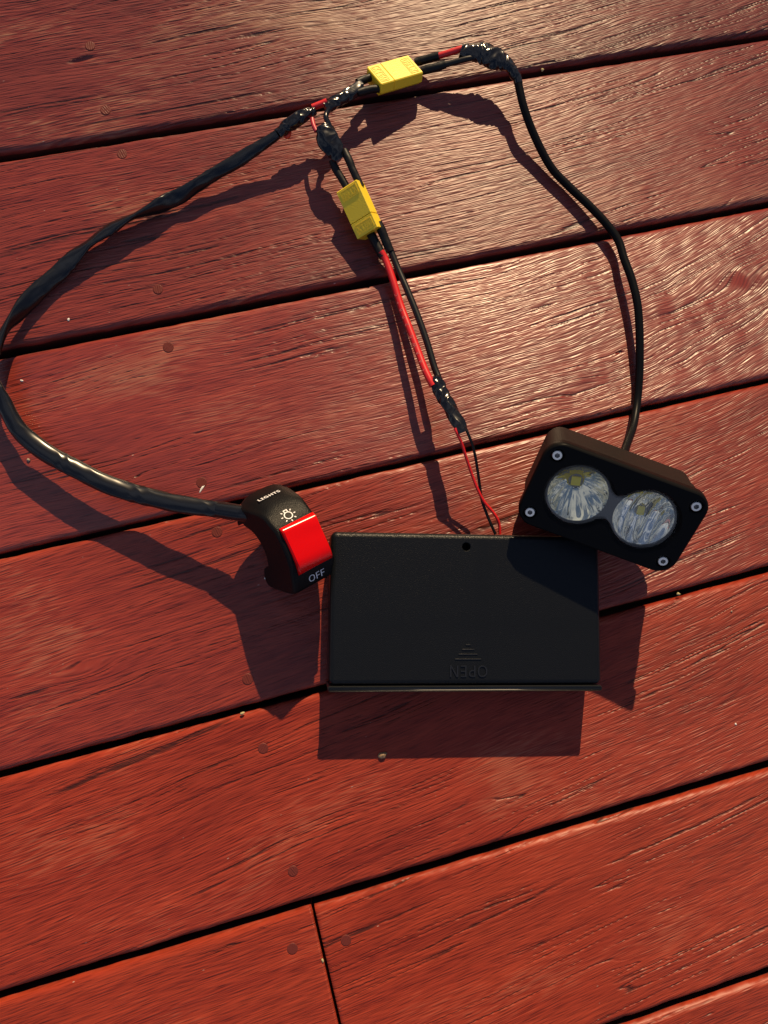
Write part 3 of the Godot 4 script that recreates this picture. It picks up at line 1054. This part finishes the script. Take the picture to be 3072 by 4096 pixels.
func build_switch():
	var ba := Vector3(0.92145514, -0.2985797, -0.24853691)
	var bn := Vector3(0.26131963, 0.94977453, -0.17216387)
	var bb := Vector3(0.28745866, 0.09369371, 0.95319935)
	var frame := Transform3D(Basis(ba, bn, bb).orthonormalized().scaled(Vector3.ONE * 0.972), Vector3(-2.46, 21.4, -23.13) * MM)
	var t := thing("handlebar_switch", "black clamp on handlebar switch with a red rocker marked LIGHTS and OFF", "switch", Vector3(0, 0, -18) * MM)
	# outer and inner outlines, (b, n) with b towards the OFF end
	var outer := [Vector2(-15.5, -9), Vector2(-18.2, -5), Vector2(-18.9, -1.5), Vector2(-18.2, 1.5), Vector2(-14.5, 7.2), Vector2(-9.5, 14.2), Vector2(-7.5, 16.2), Vector2(-5.0, 17.6), Vector2(2.0, 20.0), Vector2(8, 19.3), Vector2(13, 17.6), Vector2(17.5, 15.2), Vector2(22.5, 10.6), Vector2(26.3, 6.3), Vector2(26.9, 5.0), Vector2(26.3, 2.6), Vector2(23.4, -3), Vector2(20.4, -8.2), Vector2(17.2, -13.2)]
	var inner := [Vector2(-13.5, -9), Vector2(-13.2, -6), Vector2(-12.2, -3.6), Vector2(-10.8, -3.2), Vector2(-9.4, -1.8), Vector2(-7.2, 0.2), Vector2(-5.0, 1.4), Vector2(-2.6, 2.1), Vector2(0.2, 2.3), Vector2(2.8, 2.0), Vector2(5.0, 1.2), Vector2(7.4, -0.4), Vector2(9.4, -2.4), Vector2(10.4, -3.6), Vector2(9.4, -4.6), Vector2(9.3, -8.0), Vector2(10.2, -10.0), Vector2(12.4, -12.4), Vector2(14.5, -13.2)]
	var half := func(n: float) -> float:
		return 9.75 + 0.14 * (18.0 - n)
	var n_st := outer.size()
	var st := new_st()
	# each station across the arch: inner left, outer left, rounded edge, top, rounded edge, outer right, inner right
	var fractions := [-1.0, -0.86, -0.6, -0.3, 0.0, 0.3, 0.6, 0.86, 1.0]
	var names := 6 + fractions.size()
	var dome := [1.0, 2.6, 3.4, 3.7, 3.3, 1.5, 0.4, 0, 0, 0, 0, 0, 0, 0, 0, 0, 0, 0, 0]
	var lines: Array[PackedVector3Array] = []
	for k in names:
		lines.append(PackedVector3Array())
	for i in n_st:
		var o: Vector2 = outer[i]
		var v: Vector2 = inner[i]
		var prev: Vector2 = outer[maxi(i - 1, 0)]
		var next: Vector2 = outer[mini(i + 1, n_st - 1)]
		var tan := (next - prev).normalized()
		var nor := Vector2(-tan.y, tan.x)
		var ho: float = half.call(o.y)
		var hi: float = half.call(v.y)
		var ho_r := ho
		if o.x > 22.0 and o.y < 10.0:
			ho_r -= clampf((o.x - 22.0) * 0.7, 0, 3.0)
		var low := o - nor * 1.3
		var mid := o - nor * 0.35
		lines[0].append(Vector3(-hi, v.y, v.x))
		lines[1].append(Vector3(-ho - 0.1, low.y, low.x))
		lines[2].append(Vector3(-ho + 0.35, mid.y, mid.x))
		for k in fractions.size():
			var f: float = fractions[k]
			var x := lerpf(-ho + 1.3, ho_r - 1.3, f * 0.5 + 0.5)
			var q: Vector2 = o + nor * dome[i] * (1.0 - f * f * f * f)
			lines[3 + k].append(Vector3(x, q.y, q.x))
		lines[names - 3].append(Vector3(ho_r - 0.35, mid.y, mid.x))
		lines[names - 2].append(Vector3(ho_r + 0.1, low.y, low.x))
		lines[names - 1].append(Vector3(hi, v.y, v.x))
	for k in names - 1:
		strip(st, lines[k], lines[k + 1], -1 if k == 0 or k == names - 2 else 1, false)
	strip(st, lines[names - 1], lines[0], 4, false)
	for i in [0, n_st - 1]:
		st.set_smooth_group(5 + mini(i, 1))
		for k in range(1, names - 1):
			if i == 0:
				tri(st, lines[0][i], lines[k + 1][i], lines[k][i])
			else:
				tri(st, lines[0][i], lines[k][i], lines[k + 1][i])
	part(t, "shell", done(st), mats.switch_black, frame)
	# the half of the clamp that it stands on, mostly hidden below
	st = new_st()
	var arcs: Array[PackedVector3Array] = []
	for k in 4:
		arcs.append(PackedVector3Array())
	for i in 17:
		var a := lerpf(deg_to_rad(-176.0), deg_to_rad(-8.0), i / 16.0)
		for k in 4:
			var r: float = [10.2, 13.6, 13.6, 10.2][k]
			arcs[k].append(Vector3([-1.5, -1.5, 11.5, 11.5][k], -4.6 + r * sin(a), 0.6 + r * cos(a)))
	for k in 4:
		strip(st, arcs[(k + 1) % 4], arcs[k], k + 1, false)
	st.set_smooth_group(0)
	quad(st, arcs[0][0], arcs[1][0], arcs[2][0], arcs[3][0])
	quad(st, arcs[3][16], arcs[2][16], arcs[1][16], arcs[0][16])
	part(t, "lower_clamp", done(st), mats.clamp_black, frame)
	# rocker well and rocker
	var slots := [Vector2(1.2, 19.3), Vector2(1.6, 21.6), Vector2(3.6, 22.6), Vector2(4.3, 22.5), Vector2(8, 20.9), Vector2(12, 19.7), Vector2(16, 18.3), Vector2(18.2, 17.4), Vector2(20.8, 15.4), Vector2(21.5, 13.9), Vector2(21.2, 10.0)]
	st = new_st()
	var rl: Array[PackedVector3Array] = []
	for k in 6:
		rl.append(PackedVector3Array())
	for i in slots.size():
		var s: Vector2 = slots[i]
		var edge := 0.7 if i > 0 and i < slots.size() - 1 else 0.2
		rl[0].append(Vector3(-7.6, 9.0, s.x))
		rl[1].append(Vector3(-7.6, s.y - edge, s.x))
		rl[2].append(Vector3(-7.0, s.y, s.x))
		rl[3].append(Vector3(8.3, s.y, s.x))
		rl[4].append(Vector3(8.9, s.y - edge, s.x))
		rl[5].append(Vector3(8.9, 9.0, s.x))
	for k in 5:
		strip(st, rl[k], rl[k + 1], [1, 2, 3, 2, 4][k], false)
	st.set_smooth_group(0)
	for i in [0, slots.size() - 1]:
		for k in range(1, 5):
			if i == 0:
				tri(st, rl[0][i], rl[k + 1][i], rl[k][i])
			else:
				tri(st, rl[0][i], rl[k][i], rl[k + 1][i])
	part(t, "rocker", done(st), mats.rocker, frame, "glossy red rocker")
	# the three prints lie on the faces they mark
	var on_face := func(a: Vector2, b: Vector2, f: float, x: float, out: float) -> Transform3D:
		var along := (a - b).normalized()      # towards smaller b: top of the letters
		var nor := Vector2(along.y, -along.x)
		if nor.y < 0:
			nor = -nor
		var at := b.lerp(a, f) + nor * out
		return frame * Transform3D(Basis(Vector3.RIGHT, Vector3(0, along.y, along.x), Vector3(0, nor.y, nor.x)), Vector3(x, at.y, at.x) * MM)
	lettering(t, "lights_lettering", "LIGHTS", 2.3, 0.12, true, mats.white_print, on_face.call(Vector2(-14.5, 7.2), Vector2(-9.5, 14.2), 0.66, -1.0, 2.98), "white word LIGHTS")
	lettering(t, "off_lettering", "OFF", 3.4, 0.12, false, mats.white_print, on_face.call(Vector2(22.5, 10.6), Vector2(26.3, 6.3), 0.45, 0.4, 0.02), "white word OFF")
	st = new_st()
	var ring_in := circle2(0, 0, 1.5, 32)
	plate(st, circle2(0, 0, 1.95, 32), [ring_in], [0.0], 0.06, 1)
	var bar := func(a: Vector2, b: Vector2, w: float):
		var d := (b - a).normalized()
		var s := Vector2(-d.y, d.x) * w / 2
		plate(st, PackedVector2Array([a - s, b - s, b + s, a + s]), [], [], 0.06, 1)
	for i in 7:
		var a := deg_to_rad(-90.0 + 45.0 * (i + 1))
		bar.call(Vector2(cos(a), sin(a)) * 2.55, Vector2(cos(a), sin(a)) * 3.4, 0.45)
	bar.call(Vector2(-0.75, -1.7), Vector2(-0.75, -3.1), 0.42)
	bar.call(Vector2(0.75, -1.7), Vector2(0.75, -3.1), 0.42)
	bar.call(Vector2(-0.54, -2.9), Vector2(0.54, -2.9), 0.42)
	var icon: Transform3D = on_face.call(Vector2(-5.0, 17.6), Vector2(2.0, 20.0), 0.62, -0.4, 0.06)
	part(t, "bulb_symbol", done(st), mats.white_print, Transform3D(icon.basis * Basis(Vector3.RIGHT, Vector3(0, 0, 1), Vector3(0, -1, 0)), icon.origin), "white light bulb symbol with rays")
	# cable gland
	var root: Vector3 = frame * (Vector3(-9.0, 1.0, -13.5) * MM) / MM
	var path: Array = PATHS.sleeve
	part(t, "cable_gland", sweep([path[-2], path[-1].lerp(root, 0.5), root], [3.4, 3.6, 3.4], [3.2, 3.4, 3.2], {"sides": 20}), mats.sleeve)


# --- connectors

func connector_half(from: float, to: float, edge: float, w: float, n: float) -> ArrayMesh:
	# section in (w, n): flat on one narrow side, two chamfers on the other
	var section := PackedVector2Array([Vector2(-w, -n), Vector2(-w, n), Vector2(w - 0.4, n), Vector2(w, n - 0.4), Vector2(w, -n + 2.4), Vector2(w - 2.4, -n)])
	if edge < 0.0:
		for i in section.size():
			section[i].x = -section[i].x
		section.reverse()
	var st := new_st()
	var loops: Array[PackedVector3Array] = []
	for q in [Vector2(from, -0.35), Vector2(from + 0.35, 0.0), Vector2(to - 0.12, 0.0), Vector2(to, -0.12)]:
		var loop := PackedVector3Array()
		for s in section:
			loop.append(Vector3(q.x, s.y - signf(s.y) * absf(q.y), s.x - signf(s.x) * absf(q.y)))
		loops.append(loop)
	for k in 3:
		for i in section.size():
			st.set_smooth_group(-1)
			var j := (i + 1) % section.size()
			quad(st, loops[k][i], loops[k][j], loops[k + 1][j], loops[k + 1][i])
	for e in [0, 3]:
		for i in range(1, section.size() - 1):
			if e == 0:
				tri(st, loops[0][0], loops[0][i + 1], loops[0][i])
			else:
				tri(st, loops[3][0], loops[3][i], loops[3][i + 1])
	return done(st)


func build_connectors():
	make_connector(Vector3(64.72, 12.6, -162.72), Vector3(0.2186, -0.1515, 0.964), Vector3(0.82, 0.5634, -0.0975), 5.8, 5.0, true, "yellow plug pair nearest the middle, joining the battery wires to the taped splice")
	make_connector(Vector3(99.97, 9.88, -229.22), Vector3(0.9664, -0.1415, -0.2146), Vector3(0.2506, 0.332, 0.9094), 7.1, 3.6, false, "yellow plug pair at the top, beside the headlight cable's taped end")


func make_connector(face: Vector3, axis: Vector3, wide: Vector3, half: float, thick: float, long_first: bool, label: String):
	var x := axis.normalized()
	var z := (wide - x * wide.dot(x)).normalized()
	var edge := 1.0
	if z.cross(x).y < 0.0:
		z = -z
		edge = -1.0
	var y := z.cross(x)
	var frame := Transform3D(Basis(x, y, z), (face - y * thick) * MM)
	var t := thing("power_connector", label, "connector", Vector3(frame.origin.x, 0, frame.origin.z), "yellow plug pairs of the wiring")
	var seam := 4.3 if long_first else -4.3
	var shorter := [seam, 11.6] if long_first else [-11.6, seam]
	var longer := [-11.6, seam] if long_first else [seam, 11.6]
	for q in [["socket_half", longer, true], ["plug_half", shorter, false]]:
		var a: float = q[1][0] + (0.06 if q[1][0] == seam else 0.0)
		var b: float = q[1][1] - (0.06 if q[1][1] == seam else 0.0)
		var o := part(t, q[0], connector_half(a, b, edge, half, thick), mats.yellow, frame)
		# framed panel with raised letters that stand towards the seam
		var outer_end: float = -11.6 if (q[1][0] == -11.6) else 11.6
		var inward := -signf(outer_end)
		var centre := outer_end + inward * 3.4
		var st := new_st()
		var rect := rounded2(2.3, half - 1.3, 0.3, 2)
		var hole := rounded2(1.95, half - 1.65, 0.2, 2)
		strip(st, lift(rect, thick - 0.05), lift(rect, thick + 0.18), 0)
		plate(st, rect, [hole], [0.0], thick + 0.18, 2)
		strip(st, lift(hole, thick), lift(hole, thick + 0.18), 0)
		part(o, "panel_frame", done(st), mats.yellow_letters, frame * Transform3D(Basis.IDENTITY, Vector3(centre, 0, 0) * MM))
		var up := Vector3(inward, 0, 0)
		lettering(o, "lettering", "XT60", minf(3.3, half * 0.46), 0.34, true, mats.yellow_letters, frame * Transform3D(Basis(up.cross(Vector3.UP), up, Vector3.UP), Vector3(centre, thick + 0.02, 0) * MM), "raised letters XT60")


# --- wires

func shrink(t: Node3D, path: Array, r := 2.05):
	part(t, "heat_shrink", sweep(path, [r * 0.92, r * 1.06, r, r, r * 0.97], [r * 0.92, r * 1.06, r, r, r * 0.97], {"sides": 18, "step": 0.6, "wrinkle": 0.12, "freq": 0.3, "seed": int(path[0].x)}), mats.shrink)


func build_battery_lead():
	var t := thing("battery_lead", "thick red and black wires taped to thin ones that enter the battery box", "wire", low_point(PATHS.red_power))
	part(t, "red_wire", sweep(PATHS.red_power, [1.66], [1.66], {"sides": 20}), mats.red_wire)
	part(t, "black_wire", sweep(PATHS.black_power, [1.56], [1.56], {"sides": 20}), mats.black_wire)
	shrink(t, PATHS.bp_shrink_far)
	shrink(t, PATHS.bp_shrink_near)
	part(t, "tape_wrap", sweep(PATHS.lead_tape, [3.4, 3.6, 3.5, 3.4, 3.2, 3.3, 2.6], [2.2, 2.6, 2.5, 2.2, 1.9, 1.6, 1.2], {"sides": 40, "step": 0.35, "wrinkle": 0.16, "freq": 0.041, "lap": 0.07, "facet": 0.16, "pitch": 11.0, "seed": 4, "ridged": true}), mats.tape)
	part(t, "thin_red_wire", sweep(PATHS.thin_red, [0.68], [0.68], {"sides": 14, "step": 0.8}), mats.red_wire)
	part(t, "thin_black_wire", sweep(PATHS.thin_black, [0.66], [0.66], {"sides": 14, "step": 0.8}), mats.black_wire)
	# pale print along the red wire, reading up from the tape
	var curve := Curve3D.new()
	for p in PATHS.red_power:
		curve.add_point(p)
	var offset := 23.0
	for glyphs in [["2", "0", "0", "°", "C"], ["1", "4", "A", "W", "G"]]:
		for k in 5:
			var d := offset + (4 - k) * 4.0 if glyphs[0] == "2" else offset + (4 - k) * 4.4
			var p := curve.sample_baked(d)
			var ahead := (curve.sample_baked(d - 1.0) - curve.sample_baked(d + 1.0)).normalized()
			var left := Vector3.UP.cross(ahead).normalized()
			var out := (Vector3.UP * 0.86 + left * 0.5).normalized()
			var y := out.cross(ahead).normalized()
			lettering(t, "printed_letter", glyphs[k], 1.65, 0.05, false, mats.print_faint, Transform3D(Basis(ahead, y, ahead.cross(y)), (p + ahead.cross(y) * 1.67) * MM))
		offset += 22.5


func build_headlight_cable():
	var t := thing("headlight_cable", "round black cable looping down the right side from a taped end to the headlight", "cable", low_point(PATHS.head_cable))
	part(t, "cable_jacket", sweep(PATHS.head_cable.slice(2), [1.95], [1.95], {"sides": 20}), mats.cable)
	part(t, "strain_sleeve", sweep([PATHS.hl_tape[-2], PATHS.hl_tape[-1], PATHS.head_cable[2], PATHS.head_cable[2].lerp(PATHS.head_cable[3], 0.2)], [2.6, 2.3, 2.2, 2.1], [2.4, 2.2, 2.2, 2.1], {"sides": 20, "step": 0.6, "wrinkle": 0.2}), mats.tape)
	part(t, "tape_wrap", sweep(PATHS.hl_tape, [3.6, 4.2, 5.3, 6.2, 6.0, 4.6, 2.8, 2.3], [2.1, 2.6, 3.0, 3.2, 3.0, 2.6, 2.2, 2.0], {"sides": 44, "step": 0.35, "wrinkle": 0.23, "freq": 0.046, "lap": 0.06, "facet": 0.16, "pitch": 8.0, "seed": 9, "ridged": true, "lean": 1.4}), mats.tape)
	part(t, "red_wire", sweep(PATHS.hl_red, [1.5], [1.5], {"sides": 18}), mats.red_wire)
	part(t, "black_wire", sweep(PATHS.hl_black, [1.35], [1.35], {"sides": 18}), mats.black_wire)
	shrink(t, PATHS.hl_shrink_far, 1.95)
	shrink(t, PATHS.hl_shrink_near, 1.95)


func build_switch_cable():
	var t := thing("switch_cable", "black sleeved cable looping round the left side from the switch to a taped splice", "cable", low_point(PATHS.sleeve))
	var w := [2.26, 2.82, 3.50, 3.16, 3.73, 3.62, 4.18, 3.39, 4.18, 3.39, 4.07, 3.73, 4.07, 4.18, 3.73, 4.07, 3.95, 4.29, 3.73, 4.07, 4.18, 4.18, 4.18, 4.18, 4.18, 4.18, 4.07, 3.73, 3.84]
	var h := [1.7, 2.1, 2.2, 1.8, 2.2, 1.5, 2.1, 1.4, 2.2, 1.5, 1.9, 1.5, 2.1, 1.8, 1.6, 2.4, 1.7, 2.3, 2.6, 2.8, 2.9, 2.9, 2.9, 2.9, 2.9, 2.9, 2.8, 2.6, 2.9]
	var twist := [0.2, 0.4, 0.2, 0.8, 1.2, 0.7, 1.5, 2.1, 2.6, 2.3, 3.1, 3.6, 3.8, 4.4, 5.2, 5.5, 5.3, 6.0, 6.2, 6.3, 6.3, 6.32, 6.34, 6.36, 6.38, 6.36, 6.3, 6.3]
	part(t, "sleeve", sweep(PATHS.sleeve, w, h, {"sides": 36, "step": 0.7, "wrinkle": 0.2, "freq": 0.04, "facet": 0.05, "seed": 3, "twist": twist}), mats.sleeve)
	part(t, "splice_wrap", sweep(PATHS.splice, [1.7, 2.6, 3.2, 3.4, 3.3, 2.9, 2.3], [1.6, 2.2, 2.6, 2.7, 2.6, 2.4, 2.1], {"sides": 44, "step": 0.3, "wrinkle": 0.33, "freq": 0.065, "lap": 0.11, "facet": 0.16, "pitch": 5.5, "seed": 14, "shine": 0.44, "gloss": 0.36, "ridged": true}), mats.tape)
	part(t, "red_lining", sweep(PATHS.splice_liner, [0.5, 1.5, 1.0], [0.5, 1.4, 0.9], {"sides": 18, "step": 0.4}), mats.orange_red)
	part(t, "red_wire", sweep(PATHS.sw_red_link, [1.5], [1.5], {"sides": 18}), mats.red_wire)
	part(t, "short_red_wire", sweep(PATHS.sw_red_short, [1.05], [1.05], {"sides": 16}), mats.pink_red)
	part(t, "tape_wrap", sweep(PATHS.sw_tape_upper, [2.6, 3.2, 3.4, 3.2, 3.0, 2.6], [1.6, 1.9, 2.2, 2.3, 2.2, 1.7], {"sides": 40, "step": 0.35, "wrinkle": 0.18, "freq": 0.041, "lap": 0.07, "facet": 0.16, "pitch": 10.0, "seed": 23, "ridged": true}), mats.tape)
	part(t, "tape_wrap", sweep(PATHS.sw_tape_lower, [3.4, 5.0, 5.6, 5.2, 4.6, 3.4], [2.0, 2.9, 3.3, 3.0, 2.5, 1.8], {"sides": 44, "step": 0.35, "wrinkle": 0.24, "freq": 0.036, "lap": 0.09, "facet": 0.16, "pitch": 12.0, "seed": 31, "ridged": true}), mats.tape)
	part(t, "link_wire", sweep(PATHS.sw_black_link, [1.2], [1.2], {"sides": 16, "step": 0.5, "wrinkle": 0.2}), mats.tape)
	part(t, "tape_tail", sweep(PATHS.sw_flap, [1.6, 1.3, 0.9, 0.5], [0.5, 0.4, 0.3, 0.25], {"sides": 16, "step": 0.35, "wrinkle": 0.5, "seed": 8, "twist": [0.3, 1.2]}), mats.tape)
	shrink(t, PATHS.sw_wire_far, 1.75)
	shrink(t, PATHS.sw_wire_near, 1.75)
	shrink(t, PATHS.sw_shrink_far, 1.8)
	shrink(t, PATHS.sw_shrink_near, 1.8)


# --- crumbs on the boards

func crumb(seed_: int, size: Vector3) -> ArrayMesh:
	var rng := RandomNumberGenerator.new()
	rng.seed = seed_
	var st := new_st()
	var last := PackedVector3Array()
	var jitter := []
	for i in 9:
		jitter.append(rng.randf_range(0.65, 1.1))
	for k in 4:
		var f: float = [1.0, 0.95, 0.6, 0.1][k]
		var loop := PackedVector3Array()
		for i in 9:
			var a := TAU * i / 9.0
			var r: float = f * jitter[i]
			loop.append(Vector3(cos(a) * r * size.x, [0.0, 0.5, 0.9, 1.0][k] * size.y, sin(a) * r * size.z))
		if k == 0:
			fan(st, loop, Vector3.ZERO, 2, true)
		else:
			strip(st, last, loop, 1)
		last = loop
	fan(st, last, Vector3(0, size.y, 0), 1)
	return done(st)


func build_debris():
	var list := [
		["paint_fleck", "tiny white fleck on the second board, left of the black sleeve's bend", Vector3(-75.0, 0.0, -142.1), Vector3(0.9, 0.4, 0.6), "white_fleck", "fleck"],
		["paint_fleck", "tiny white fleck on the third board near the left picture edge", Vector3(-100.5, 0.0, -118.4), Vector3(0.8, 0.4, 0.5), "white_fleck", "fleck"],
		["paint_flake", "thin white flake of paint right below a nail head above the sleeve", Vector3(-33.9, 0.0, -52.7), Vector3(2.2, 0.25, 0.6), "white_fleck", "flake"],
		["pebble", "small brown grit grain just inside the lower bend of the sleeve", Vector3(-104.7, 0.0, -82.3), Vector3(0.9, 0.9, 0.8), "pebble", "grit"],
		["seed_husk", "pale husk lying on the board edge below the switch shadow", Vector3(-38.6, 0.0, 49.6), Vector3(1.3, 0.9, 0.9), "husk", "husk"],
		["leaf_bit", "dry folded bit of brown leaf at the battery box shadow's edge", Vector3(17.7, 0.0, 83.5), Vector3(1.6, 1.6, 2.4), "leaf", "leaf"],
		["seed_husk", "pale husk caught in the gap right of the headlight shadow", Vector3(174.6, -0.5, 48.1), Vector3(1.1, 0.8, 0.8), "husk", "husk"],
		["seed_husk", "pale husk in the top gap just right of the headlight cable", Vector3(177.8, -0.5, -224.0), Vector3(1.0, 0.7, 0.8), "husk", "husk"],
		["paint_fleck", "round white speck on the fifth board near the right picture edge", Vector3(185.1, 0.0, 114.5), Vector3(0.6, 0.4, 0.6), "white_fleck", "fleck"],
		["pebble", "pale grit grain on the fifth board below the gap, far right", Vector3(198.4, 0.0, 62.7), Vector3(0.5, 0.5, 0.5), "pebble", "grit"],
		["wood_chip", "yellowish chip in the crack beside the butt joint of two boards", Vector3(-28.6, 0.0, 161.6), Vector3(1.1, 0.5, 0.6), "husk", "chip"],
		["paint_fleck", "white speck in the shade left of the switch rocker's side", Vector3(-15.3, 0.0, -6.4), Vector3(0.6, 0.5, 0.6), "white_fleck", "fleck"],
	]
	var k := 0
	for q in list:
		k += 1
		var o := MeshInstance3D.new()
		o.name = numbered(q[0])
		o.mesh = crumb(70 + k, q[3])
		o.material_override = mats[q[4]]
		add_child(o)
		o.transform = Transform3D(Basis(Vector3.UP, k * 1.3), q[2] * MM)
		o.set_meta("label", q[1])
		o.set_meta("category", q[5])
		if q.size() > 6:
			o.set_meta("group", q[6])
